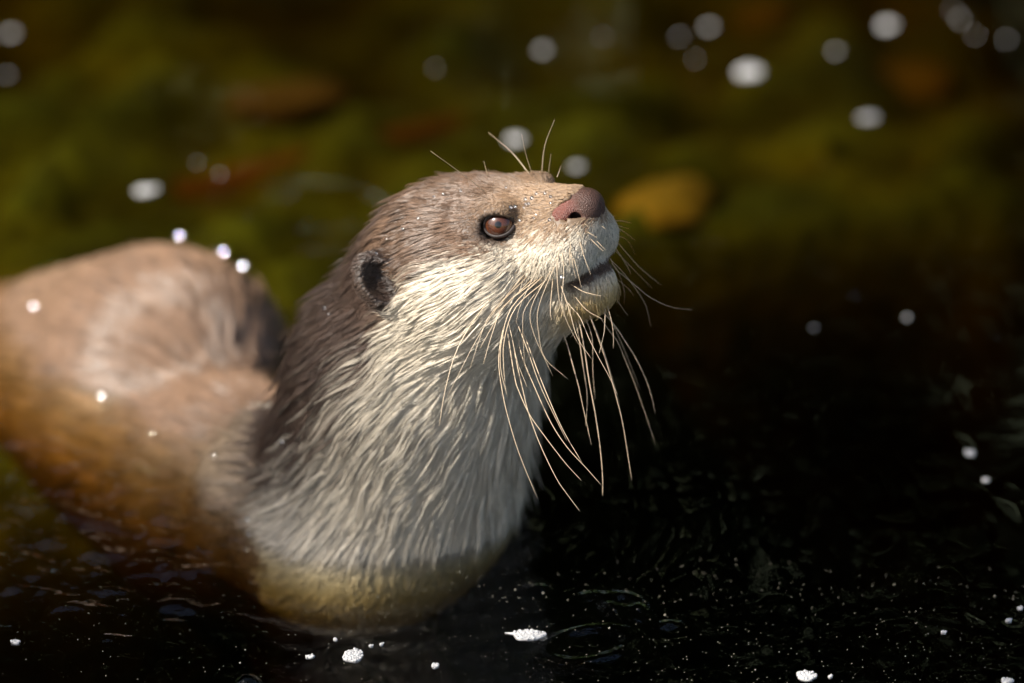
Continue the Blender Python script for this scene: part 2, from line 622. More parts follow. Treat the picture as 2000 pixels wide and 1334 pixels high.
def uv_sphere(n=24, m=16):
    V = [(0, 0, 1)]
    for i in range(1, m):
        a = math.pi * i / m
        for j in range(n):
            t = 2 * math.pi * j / n
            V.append((math.sin(a) * math.cos(t), math.sin(a) * math.sin(t), math.cos(a)))
    V.append((0, 0, -1))
    F = []
    for j in range(n):
        F.append((0, 1 + j, 1 + (j + 1) % n))
        for i in range(m - 2):
            a = 1 + i * n
            F.append((a + j, a + n + j, a + n + (j + 1) % n, a + (j + 1) % n))
        a = 1 + (m - 2) * n
        F.append((a + j, len(V) - 1, a + (j + 1) % n))
    return np.array(V), F

def tube(points, radii, sides=6, closed=False):
    P = np.array(points, float); n = len(P)
    V, F = [], []
    prev = None
    for i in range(n):
        if closed:
            t = P[(i + 1) % n] - P[i - 1]
        else:
            t = P[min(i + 1, n - 1)] - P[max(i - 1, 0)]
        t /= np.linalg.norm(t) + 1e-12
        if prev is None:
            u = np.cross(t, [0.3, 0.2, 0.93]); 
        else:
            u = prev - t * (prev @ t)
        u /= np.linalg.norm(u); prev = u
        w = np.cross(t, u)
        for k in range(sides):
            a = 2 * math.pi * k / sides
            V.append(P[i] + (u * math.cos(a) + w * math.sin(a)) * radii[i])
    for i in range(n if closed else n - 1):
        for k in range(sides):
            a, b = i * sides, ((i + 1) % n) * sides
            F.append((a + k, a + (k + 1) % sides, b + (k + 1) % sides, b + k))
    if not closed:
        F.append(tuple(range(sides))[::-1])
        F.append(tuple(range((n - 1) * sides, n * sides)))
    return np.array(V), F

eye_mat = mat_eye()
lid_mat = simple('eyelid_skin', (0.022, 0.015, 0.013), 0.5, 0.4, bump=(1500, 0.4, 0.0003))
EYE_R = 6.6
for q in (-1, 1):
    ec = np.array([0.2, q * 15.3, -0.1])
    ax = np.array([0.50, q * 0.83, 0.10]); ax /= np.linalg.norm(ax)
    fw = np.array([1.0, 0, -0.12]); fw -= ax * (fw @ ax); fw /= np.linalg.norm(fw)
    up = np.cross(ax, fw) * (-q)
    up = up if up[2] > 0 else -up
    V, F = uv_sphere(40, 28)
    M = np.stack([HM @ fw, HM @ np.cross(ax, fw), HM @ ax], 1)
    eo = mesh_obj('eye', V * EYE_R * MM, F, eye_mat, otter)
    eo.matrix_local = Matrix.Translation(Vector(hd(*ec))) @ Matrix(M.tolist()).to_4x4()
    tag(eo, label='glossy brown eye with small dark pupil')
    pts, rr = [], []
    for i in range(40):
        a = 2 * math.pi * i / 40
        u = math.cos(a) * (6.3 if math.cos(a) > 0 else 5.8)
        v = math.sin(a) * (4.6 if math.sin(a) > 0 else 4.6) * (1 - 0.35 * max(0, math.cos(a)) ** 3)
        v -= 0.9 * max(0, math.cos(a)) ** 2
        r = math.hypot(u, v)
        h = math.sqrt(max(EYE_R ** 2 - min(r, 6.35) ** 2, 1))
        p = ec + ax * (h + 0.35) + fw * u + up * v
        pts.append(hd(*p))
        rr.append((0.62 + 0.5 * max(0, math.cos(a)) ** 2 + 0.35 * max(0, math.sin(a))) * MM)
    V, F = tube(pts, rr, 8, closed=True)
    mesh_obj('eyelid', V, F, lid_mat, otter)

# ------------------------------------------------------------------ nose
def make_nose():
    s = Shape()
    E = lambda c, r, k=3, sub=False: s.ell(np.array(c, float) * MM, np.array(r, float) * MM, k * MM, None, sub)
    Cn = lambda a, b, ra, rb, k=1.0, sub=False: s.cone(np.array(a, float) * MM, np.array(b, float) * MM, ra * MM, rb * MM, k * MM, sub)
    E((26.5, 0, -7.2), (10.0, 9.2, 7.2), 1)
    E((31.6, 0, -9.0), (5.4, 7.2, 6.4), 3)
    for q in (-1, 1):
        E((24.0, q * 7.8, -6.8), (6.0, 4.6, 4.4), 2.0)
        E((27.4, q * 6.4, -12.4), (5.6, 4.8, 2.3), 2)
    Cn((35.0, 0, -17), (37.0, 0, -9.5), 0.5, 0.5, 1.2, True)
    for q in (-1, 1):
        Cn((30.5, q * 10.8, -10.0), (28.2, q * 4.4, -8.6), 2.5, 1.9, 0.8, True)
        Cn((29.5, q * 10.6, -10.5), (21.5, q * 12.6, -9.6), 1.3, 0.9, 0.7, True)
    V, F = surface_net(s, (0.012, -0.016, -0.020), (0.043, 0.016, 0.008), 0.42 * MM)
    W = H0 + V @ HM.T
    m, nt, out = nodes('nose_leather')
    at = N(nt, 'Attribute', attribute_name='col')
    b = N(nt, 'BsdfPrincipled', Roughness=0.48)
    tc = N(nt, 'TexCoord')
    vo = N(nt, 'TexVoronoi', Scale=1900.0)
    nt.links.new(tc.outputs['Object'], vo.inputs['Vector'])
    bp = N(nt, 'Bump', Strength=0.9, Distance=0.0004)
    nt.links.new(vo.outputs['Distance'], bp.inputs['Height'])
    nt.links.new(bp.outputs[0], b.inputs['Normal'])
    nt.links.new(at.outputs['Color'], b.inputs['Base Color'])
    nt.links.new(b.outputs[0], out.inputs['Surface'])
    o = mesh_obj('nose', W, F, m, otter)
    X, Y, Z = (V / MM).T
    c = np.tile(np.array([0.085, 0.042, 0.030]), (len(V), 1))
    wing = smooth(4, 8, np.abs(Y))[:, None] * smooth(34, 28, X)[:, None]
    c = c * (1 - wing) + np.array([0.16, 0.055, 0.040]) * wing
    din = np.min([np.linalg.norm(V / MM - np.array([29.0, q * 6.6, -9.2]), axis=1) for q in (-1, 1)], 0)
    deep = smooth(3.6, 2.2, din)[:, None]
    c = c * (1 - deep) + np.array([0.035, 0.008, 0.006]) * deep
    top = smooth(-3, 1.5, Z)[:, None] * smooth(33, 26, X)[:, None]
    c = c * (1 - top) + np.array([0.115, 0.075, 0.060]) * top
    c *= (1 + 0.12 * wob(W, 3 * MM, seed=5))[:, None]
    a = o.data.attributes.new('col', 'FLOAT_COLOR', 'POINT')
    a.data.foreach_set('color', np.concatenate([c, np.ones((len(c), 1))], 1).astype(np.float32).ravel())
    tag(o, label='moist reddish brown nose with open nostrils')
make_nose()

# ------------------------------------------------------------------ whiskers
def cast(px, py):
    """first hit of the sight line through a photo pixel on the otter's skin, as depth beyond the eye plane"""
    w = -0.10
    for _ in range(60):
        p = at_depth(px, py, w)[None]
        d = OT(p)[0]
        if d < 0.0002:
            return w
        w += min(d, 0.02) * 0.9
        if w > 0.10:
            return None
    return w

def spline(P, n):
    """Catmull-Rom through the points P"""
    P = np.array(P, float)
    P = np.vstack([2 * P[0] - P[1], P, 2 * P[-1] - P[-2]])
    out = []
    m = len(P) - 3
    for i in range(n + 1):
        u = min(i / n * m, m - 1e-6)
        k = int(u); t = u - k
        a, b, c, d = P[k:k + 4]
        out.append(0.5 * (2 * b + (c - a) * t + (2 * a - 5 * b + 4 * c - d) * t * t + (3 * b - a - 3 * c + d) * t ** 3))
    return np.array(out)

def mat_whisker():
    m, nt, out = nodes('whisker')
    b = N(nt, 'BsdfPrincipled', Roughness=0.3)
    b.inputs['Base Color'].default_value = (0.55, 0.42, 0.28, 1)
    b.inputs['Subsurface Weight'].default_value = 0.0
    nt.links.new(b.outputs[0], out.inputs['Surface'])
    return m
wh_mat = mat_whisker()
# photo pixels from root to tip; last number: tip depth beyond the eye plane in mm
NEAR = [
 ((1010,530),(945,600),(895,678),(870,760),(858,832),-14), ((1025,535),(972,600),(930,665),(874,774),-12),
 ((1030,540),(966,605),(945,639),(918,720),-12), ((1040,545),(985,600),(960,640),(938,680),-10),
 ((1050,545),(985,598),(962,650),(944,711),-10), ((1060,540),(1000,600),(980,665),(978,720),(991,774),-12),
 ((1070,545),(1008,600),(985,665),(984,720),(988,760),-11), ((1066,548),(1027,600),(1021,637),(1025,715),-10),
 ((1075,530),(1038,600),(1042,650),(1080,735),-10), ((1083,520),(1052,600),(1052,650),(1065,700),(1110,741),-12),
 ((992,625),(999,655),(1011,708),(1030,757),-6), ((1005,620),(1018,651),(1035,697),(1058,760),(1107,861),-4),
 ((1018,640),(1033,678),(1053,732),(1081,800),(1104,848),(1136,902),-4),
 ((1010,650),(1020,697),(1046,760),(1077,827),(1109,875),(1144,913),(1174,947),-2),
 ((985,630),(974,700),(982,769),(996,828),(1016,891),(1050,974),-6),
 ((990,640),(1005,735),(1014,765),(1034,809),(1061,848),(1104,904),(1136,939),-4),
 ((1000,660),(1011,717),(1021,760),(1032,805),(1054,866),(1086,933),(1109,967),(1133,999),-3),
 ((1133,473),(1142,505),(1154,536),-24), ((1154,467),(1165,478),(1179,491),-26), ((1147,453),(1166,464),-26),
 ((1165,470),(1182,488),-22), ((1115,493),(1120,523),(1125,544),-24), ((1121,505),(1129,535),(1136,563),-22),
 ((1115,475),(1112,505),(1113,521),-22), ((1091,490),(1088,527),(1091,577),(1097,599),(1109,632),(1130,673),-18),
 ((1098,494),(1101,535),(1097,587),(1099,604),-20), ((1115,555),(1138,569),(1159,575),(1175,578),-16),
 ((1092,570),(1115,599),(1133,620),(1150,660),(1167,694),(1190,736),(1206,771),-12),
 ((1120,575),(1145,605),(1178,624),-14), ((1128,455),(1134,460),(1139,468),-25), ((1142,437),(1150,444),-28),
 ((1175,441),(1184,448),-26), ((1060,500),(1040,545),(1015,600),(1008,632),-12), ((1080,545),(1075,600),(1077,625),-14),
 ((1095,555),(1112,606),(1128,660),(1155,700),-12),
]
FAR = [
 ((1192,505),(1204,527),(1232,550),(1270,581),(1312,600),(1352,605),30), ((1195,475),(1204,487),(1225,520),(1232,535),26),
 ((1195,462),(1205,472),(1247,520),(1291,557),34), ((1195,480),(1205,493),(1240,529),(1273,562),36),
 ((1195,455),(1205,460),(1225,469),(1241,497),36), ((1188,558),(1196,571),(1213,598),(1226,616),24),
 ((1190,530),(1199,540),(1225,562),(1238,578),28), ((1195,515),(1207,530),(1219,568),(1219,593),34),
 ((1195,510),(1215,530),(1240,562),(1261,596),(1271,637),40), ((1160,590),(1199,634),(1224,671),(1242,700),(1262,742),(1274,780),(1280,808),32),
 ((1165,610),(1190,646),(1206,667),(1220,700),(1240,750),(1266,825),(1280,868),40),
 ((1140,595),(1152,617),(1172,670),(1187,715),(1205,780),(1216,825),(1226,886),(1234,938),20),
 ((1122,610),(1133,637),(1142,685),(1151,745),(1163,810),(1172,872),(1177,931),(1177,968),18),
 ((1118,610),(1128,644),(1139,715),(1147,775),(1144,832),22), ((1095,640),(1107,670),(1118,710),(1130,754),(1137,787),(1155,868),12),
 ((1130,600),(1145,625),(1157,664),(1158,722),(1162,780),28), ((1181,580),(1194,625),(1198,655),(1198,680),6),
 ((1182,585),(1181,640),(1176,667),(1170,692),4), ((1190,434),(1210,431),(1234,436),22), ((1188,436),(1198,438),(1228,447),16),
 ((1185,422),(1192,422),(1203,422),16), ((1193,445),(1210,447),(1241,470),34), ((1180,600),(1200,640),(1222,690),(1250,760),44),
 ((1150,610),(1170,660),(1190,720),(1210,790),36),
]
BROW = [
 ((949,377),(910,345),(841,295),-8), ((1034,340),(1000,298),(954,259),34), ((1040,342),(1027,301),(1019,262),14),
 ((1058,340),(1064,285),(1083,234),14), ((1071,340),(1076,301),16), ((1088,346),(1096,324),16), ((953,345),(945,315),18),
]
for lst, dflt in ((NEAR, -0.010), (FAR, 0.012), (BROW, 0.012)):
    for wk in lst:
        pts, tipw = wk[:-1], wk[-1] * MM
        w0 = cast(*pts[0])
        if w0 is None:
            w0 = dflt
        elif lst is FAR:
            w0 = max(w0, 0.0) + 0.004
        seg = np.linalg.norm(np.diff(np.array(pts, float), axis=0), axis=1)
        cum = np.concatenate([[0], np.cumsum(seg)]) / seg.sum()
        P3 = [at_depth(p[0], p[1], w0 + (tipw - w0) * c ** 0.8) for p, c in zip(pts, cum)]
        n = max(8, 4 * (len(P3) - 1))
        C = spline(P3, n)
        L = seg.sum()
        r0 = np.interp(L, [20, 120, 400], [0.17, 0.21, 0.25]) * MM * rng.uniform(0.65, 1.1)
        rr = [r0 * (1.0 - 0.62 * (i / n) ** 1.3) for i in range(n + 1)]
        V, F = tube(C, rr, 5)
        mesh_obj('whisker', V, F, wh_mat, otter)

# ------------------------------------------------------------------ water drops on the fur, shaped to glint
def make_drops():
    m, nt, out = nodes('water_drop')
    tr = N(nt, 'BsdfTransparent'); gl = N(nt, 'BsdfGlossy', Roughness=0.05)
    fr = N(nt, 'Fresnel', IOR=1.36)
    mx = N(nt, 'MixShader')
    nt.links.new(fr.outputs[0], mx.inputs[0]); nt.links.new(tr.outputs[0], mx.inputs[1]); nt.links.new(gl.outputs[0], mx.inputs[2])
    nt.links.new(mx.outputs[0], out.inputs['Surface'])
    px = [(989,372,.6),(1001,406,.8),(1028,393,.8),(1042,391,.9),(1050,383,.7),(1067,382,.7),(1078,388,.7),(1078,399,.6),(1029,402,.7),
          (1035,401,.7),(1024,408,.6),(994,407,.9),(1015,430,.7),(1050,421,.5),(1046,427,.5),(1098,535,1.1),(1076,431,.8),(868,384,.6),
          (902,378,.6),(850,389,.6),(990,455,.5),(820,430,.7),(790,450,.6),(760,470,.6),(735,500,.6),(558,862,1.0),(425,897,1.2),
          (423,512,2.2),(290,472,2.4),(278,473,2.0),(240,478,2.2),(346,484,1.9),(128,515,1.6),(462,535,1.8),(80,612,1.5),(490,1017,1.0),
          (489,1073,1.0),(640,604,.8),(648,616,.7),(208,780,1.6),(492,1045,.8),(300,850,1.2)]
    V, F = [], []
    hv = SUN_DIR - NV
    hv /= np.linalg.norm(hv)                     # every drop is turned halfway between sun and camera so that it glints
    for x, y, r in px:
        w = -0.12
        hit = None
        for _ in range(90):
            p = at_depth(x, y, w)
            d = OT(p[None])[0]
            if d < 0.0006:
                hit = p; break
            w += min(d, 0.02) * 0.8
            if w > 0.5: break
        if hit is None:
            continue
        n = OT.grad(hit[None])[0]
        ax = hv + rng.normal(size=3) * 0.02
        ax /= np.linalg.norm(ax)
        c = hit + n * ((0.9 + 0.9 * r) if r < 1.4 else 5.0) * MM
        u = np.cross(ax, [0.2, 0.3, 0.9]); u /= np.linalg.norm(u); v = np.cross(ax, u)
        R_ = (4.0 if r < 1.0 else 14.0 if r < 1.4 else 26.0) * MM
        ap = min(r * 0.9 * MM, R_ * 0.25)
        b = len(V)
        K, M_ = 5, 14
        V.append(c)
        for i in range(1, K + 1):
            q = ap * i / K
            for j in range(M_):
                t = 2 * math.pi * j / M_
                V.append(c + (u * math.cos(t) + v * math.sin(t)) * q - ax * (R_ - math.sqrt(R_ * R_ - q * q)))
        V.append(c - ax * (ap * 0.9))
        for j in range(M_):
            j1 = (j + 1) % M_
            F.append((b, b + 1 + j, b + 1 + j1))
            for i in range(K - 1):
                q = b + 1 + i * M_
                F.append((q + j, q + M_ + j, q + M_ + j1, q + j1))
            q = b + 1 + (K - 1) * M_
            F.append((q + j, len(V) - 1, q + j1))
    o = mesh_obj('water_drops', np.array(V), F, m, otter)
    tag(o, kind='stuff')
make_drops()

# ------------------------------------------------------------------ pond bed and banks: one sheet
def axis_pts(lo, hi, fine_lo, fine_hi, step):
    f = list(np.arange(fine_lo, fine_hi + 1e-9, step))
    l, s = [], step
    x = fine_lo
    while x > lo:
        s *= 1.22; x -= s; l.append(max(x, lo))
    r, s = [], step
    x = fine_hi
    while x < hi:
        s *= 1.22; x += s; r.append(min(x, hi))
    return np.array(l[::-1] + f + r)

def bed_z(x, y):
    P = np.stack([x, y, 0 * x], 1)
    yb = np.interp(x, [-0.30, -0.16, -0.08, 0.02, 0.10, 0.20, 0.35], [-0.05, -0.04, 0.05, 0.19, 0.26, 0.30, 0.35])
    sh = smooth(-0.02, 0.10, y - yb + 0.03 * wob(P, 0.25, seed=6))
    z = -0.46 + 0.418 * sh - 0.20 * smooth(0.16, 0.02, y) * smooth(-0.05, -0.12, x)
    z += -0.02 * smooth(0.45, 0.70, y) - 0.03 * smooth(0.20, 0.34, x) * sh
    z += 0.017 * wob(P, 0.14, seed=7) + 0.006 * wob(P, 0.04, seed=8)
    r = np.maximum(np.abs(x) / 3.2, np.where(y > 0, y / 1.7, -y / 2.1))
    bank = smooth(0.86, 1.06, r + 0.03 * wob(P, 0.9, seed=9))
    z = z * (1 - bank) + (0.14 + 0.05 * wob(P, 0.7, seed=10)) * bank
    z += 0.25 * smooth(1.0, 3.0, r)
    return z

xs = axis_pts(-90, 90, -0.75, 0.75, 0.012)
ys = axis_pts(-90, 90, -0.40, 1.00, 0.012)
gx, gy = np.meshgrid(xs, ys, indexing='ij')
gz = bed_z(gx.ravel(), gy.ravel())
gv = np.stack([gx.ravel(), gy.ravel(), gz], 1)
nx, ny = len(xs), len(ys)
ii = (np.arange(nx - 1)[:, None] * ny + np.arange(ny - 1)[None]).ravel()
gf = np.stack([ii, ii + ny, ii + ny + 1, ii + 1], 1)
def mat_ground():
    m, nt, out = nodes('pond_mud_and_soil')
    b = N(nt, 'BsdfPrincipled', Roughness=0.9)
    tc = N(nt, 'TexCoord')
    nz = N(nt, 'TexNoise', Scale=9.0, Detail=8.0, Roughness=0.62)
    nt.links.new(tc.outputs['Object'], nz.inputs['Vector'])
    r = ramp(nt, nz.outputs['Fac'], [(0.30, (0.022, 0.045, 0.014)), (0.46, (0.065, 0.120, 0.028)), (0.60, (0.11, 0.18, 0.04)), (0.74, (0.19, 0.21, 0.055))])
    n2 = N(nt, 'TexNoise', Scale=70.0, Detail=5.0)
    nt.links.new(tc.outputs['Object'], n2.inputs['Vector'])
    r2 = ramp(nt, n2.outputs['Fac'], [(0.35, (0.45, 0.45, 0.45)), (0.65, (1, 1, 1))])
    mx = N(nt, 'MixRGB', blend_type='MULTIPLY')
    mx.inputs[0].default_value = 1.0
    nt.links.new(r.outputs[0], mx.inputs[1]); nt.links.new(r2.outputs[0], mx.inputs[2])
    nt.links.new(mx.outputs[0], b.inputs['Base Color'])
    bp = N(nt, 'Bump', Strength=0.6, Distance=0.01)
    nt.links.new(n2.outputs['Fac'], bp.inputs['Height'])
    nt.links.new(bp.outputs[0], b.inputs['Normal'])
    nt.links.new(b.outputs[0], out.inputs['Surface'])
    return m
ground = mesh_obj('ground', gv, gf, mat_ground())
tag(ground, 'muddy pond bed rising to soil banks around the water', kind='structure')

# ------------------------------------------------------------------ water
def water_h(x, y):
    P = np.stack([x, y, 0 * x], 1)
    r = np.hypot(x + 0.01, y - 0.0)
    calm = 0.00025 * wob(P, 0.10, seed=11) + 0.00012 * wob(P, 0.03, seed=12)
    ring = 0.00018 * np.sin(6.283 * (r - 0.06) / 0.017 + 0.8 * wob(P, 0.08, seed=13)) * np.exp(-((r - 0.10) / 0.06) ** 2)
    left = smooth(-0.03, -0.10, x) * smooth(0.26, 0.10, y) * smooth(-0.16, -0.04, y)
    chop = left * (0.0022 * wob(P * np.array([1, 2.2, 1]), 0.034, seed=14) + 0.0008 * wob(P * np.array([1, 2, 1]), 0.012, seed=15))
    back = smooth(0.04, 0.14, y) * smooth(0.45, 0.25, y)
    chop2 = back * (0.0006 * wob(P * np.array([0.7, 1.8, 1]), 0.06, seed=16) + 0.0002 * wob(P, 0.022, seed=17))
    fr = smooth(-0.06, -0.12, y)
    chop3 = fr * (0.0003 * wob(P * np.array([0.8, 1.6, 1]), 0.05, seed=18) + 0.00012 * wob(P, 0.018, seed=19))
    h = calm + ring + chop + chop2 + chop3
    # a few steeper wavelets in the foreground
    for cx, cy, sx, sy, rot, a, w in ((1148, 1262, .0185, .0125, .62, .0017, .0030), (1218, 1182, .0062, .0080, .5, .0018, .0030), (1225, 1200, .0050, .0070, 1.0, .0012, .0026),
                                      (650, 430, .020, .030, .5, .0030, .010), (600, 445, .02, .02, .2, .0022, .009), (230, 1290, .022, .02, .1, .0007, .005), (560, 1290, .03, .02, .1, .0007, .006)):
        c = at_plane(cx, cy)
        ex, ey = x - c[0], y - c[1]
        dx, dy = (ex * math.cos(rot) + ey * math.sin(rot)) / sx, (-ex * math.sin(rot) + ey * math.cos(rot)) / sy
        d = (np.sqrt(dx * dx + dy * dy) - 1) * min(sx, sy) / w
        h = h + a * np.exp(-d * d)
    for cx, cy, sx, sy, a in ((1050, 1152, .0042, .0036, .0018), (1160, 1165, .0045, .0032, .0018), (1306, 1222, .0048, .0034, .0018), (1160, 1310, .006, .0034, .0012)):
        c = at_plane(cx, cy)
        dx, dy = (x - c[0]) / sx, (y - c[1]) / sy
        h = h + a * np.exp(-(dx * dx + dy * dy))
    # water drawn up where it touches the fur
    near = r < 0.5
    d = np.full(len(x), 1.0)
    d[near] = OT(P[near])
    h = h + 0.0016 * np.exp(-np.abs(d) / 0.0022)
    return h

wx = axis_pts(-4.0, 4.0, -0.26, 0.30, 0.0016)
wy = axis_pts(-2.4, 2.0, -0.19, 0.40, 0.0016)
gx, gy = np.meshgrid(wx, wy, indexing='ij')
hz = water_h(gx.ravel(), gy.ravel())
far = np.maximum(np.abs(gx.ravel()) / 0.8, np.abs(gy.ravel() - 0.1) / 0.9)
hz = hz * smooth(1.2, 0.8, far)
top = np.stack([gx.ravel(), gy.ravel(), hz], 1)
nx, ny = len(wx), len(wy)
ii = (np.arange(nx - 1)[:, None] * ny + np.arange(ny - 1)[None]).ravel()
tf = [tuple(f) for f in np.stack([ii, ii + ny, ii + ny + 1, ii + 1], 1).tolist()]
bnd = [i * ny for i in range(nx)] + [(nx - 1) * ny + j for j in range(1, ny)] + [i * ny + ny - 1 for i in range(nx - 2, -1, -1)] + [j for j in range(ny - 2, 0, -1)]
nb0 = len(top)
low = top[bnd].copy(); low[:, 2] = -0.85
wv = np.concatenate([top, low])
k = len(bnd)
for i in range(k):
    tf.append((bnd[(i + 1) % k], bnd[i], nb0 + i, nb0 + (i + 1) % k))
tf.append(tuple(nb0 + i for i in range(k))[::-1])
def mat_water():
    m, nt, out = nodes('pond_water')
    tr = N(nt, 'BsdfTransparent')
    gl = N(nt, 'BsdfGlossy', Roughness=0.015)
    fr = N(nt, 'Fresnel', IOR=1.333)
    # the sheet passes light straight through, so both of its sides reflect like the air side
    ge = N(nt, 'NewGeometry')
    io = N(nt, 'MapRange')
    io.inputs['To Min'].default_value = 1.333
    io.inputs['To Max'].default_value = 0.75
    nt.links.new(ge.outputs['Backfacing'], io.inputs['Value'])
    nt.links.new(io.outputs[0], fr.inputs['IOR'])
    tc = N(nt, 'TexCoord')
    nz = N(nt, 'TexNoise', Scale=45.0, Detail=3.0)
    nt.links.new(tc.outputs['Object'], nz.inputs['Vector'])
    bp = N(nt, 'Bump', Strength=0.05, Distance=0.001)
    nt.links.new(nz.outputs['Fac'], bp.inputs['Height'])
    nt.links.new(bp.outputs[0], gl.inputs['Normal'])
    nt.links.new(bp.outputs[0], fr.inputs['Normal'])
    mx = N(nt, 'MixShader')
    nt.links.new(fr.outputs[0], mx.inputs[0])
    nt.links.new(tr.outputs[0], mx.inputs[1])
    nt.links.new(gl.outputs[0], mx.inputs[2])
    nt.links.new(mx.outputs[0], out.inputs['Surface'])
    va = N(nt, 'VolumeAbsorption', Density=38.0)
    va.inputs['Color'].default_value = (0.79, 0.69, 0.34, 1)
    nt.links.new(va.outputs[0], out.inputs['Volume'])
    return m
water = mesh_obj('water', wv, tf, mat_water())
tag(water, 'dark rippled tannin brown pond water', kind='structure')

# ------------------------------------------------------------------ far bank: bushes mirrored in the water
def mat_leaf(name, c1, c2):
    m, nt, out = nodes(name)
    oi = N(nt, 'NewGeometry')
    r = ramp(nt, oi.outputs['Random Per Island'], [(0.0, c1), (1.0, c2)])
    b = N(nt, 'BsdfPrincipled', Roughness=0.75)
    nt.links.new(r.outputs[0], b.inputs['Base Color'])
    nt.links.new(b.outputs[0], out.inputs['Surface'])
    return m
leaf_mats = [mat_leaf('leaf_dark', (0.020, 0.035, 0.010), (0.04, 0.06, 0.018)),
             mat_leaf('leaf_olive', (0.030, 0.042, 0.012), (0.055, 0.07, 0.02))]
bark = simple('bark', (0.06, 0.045, 0.03), 0.9, noise=(12, [(0.3, (0.035, 0.026, 0.018)), (0.7, (0.10, 0.078, 0.055))]), bump=(60, 0.8, 0.01))

def bush(x, y, h, w, n, mat, label):
    z0 = float(bed_z(np.array([x]), np.array([y]))[0])
    root = bpy.data.objects.new('bush', None)
    link(root)
    root.location = (x, y, z0)
    tag(root, label, 'bush', 'bushes on the far bank')
    # stems
    for k in range(5):
        a = rng.uniform(0, 6.283); q = rng.uniform(0.2, 0.5) * w
        P = spline([(0.05 * math.cos(a), 0.05 * math.sin(a), -0.1), (0.3 * q * math.cos(a), 0.3 * q * math.sin(a), h * 0.35),
                    (q * math.cos(a), q * math.sin(a), h * rng.uniform(0.7, 0.9))], 8)
        V, F = tube(P, np.linspace(0.035, 0.008, 9), 7)
        mesh_obj('stem', V, F, bark, root)
    # leaf clusters through the crown's volume
    cl = rng.normal(size=(70, 3)); cl /= np.linalg.norm(cl, axis=1)[:, None]
    cl *= (rng.random(70) ** 0.4)[:, None]
    cl = cl * np.array([w, w * 0.8, h * 0.5]) + np.array([0, 0, h * 0.52])
    ci = rng.integers(0, 70, n)
    c = cl[ci] + rng.normal(size=(n, 3)) * np.array([0.17, 0.17, 0.15])
    d = rng.normal(size=(n, 3)); d[:, 2] -= 0.4; d /= np.linalg.norm(d, axis=1)[:, None]
    u = np.cross(d, rng.normal(size=(n, 3))); u /= np.linalg.norm(u, axis=1)[:, None]
    nn = np.cross(d, u)
    L = rng.uniform(0.08, 0.13, n)[:, None]
    v = np.stack([c, c + d * L * 0.5 + u * L * 0.28 + nn * L * 0.06, c + d * L, c + d * L * 0.5 - u * L * 0.28 + nn * L * 0.06], 1).reshape(-1, 3)
    f = np.arange(4 * n).reshape(n, 4)
    o = mesh_obj('foliage', v, f, mat, root, smooth=False)
    tag(o, kind='stuff')
LB = ('dark green leafy bush standing on the far bank', 'olive green leafy bush standing on the far bank')
BUSH = [(-2.3, 2.15, 2.2, 0.75), (-1.45, 2.4, 2.7, 0.8), (-0.7, 2.1, 2.1, 0.7), (0.05, 2.35, 2.7, 0.8), (0.8, 2.15, 2.3, 0.75), (1.55, 2.4, 2.6, 0.8), (2.35, 2.2, 2.2, 0.75)]
for i, (x, y, h, w) in enumerate(BUSH):
    bush(x, y, h, w, 12000, leaf_mats[i % 2], LB[i % 2])

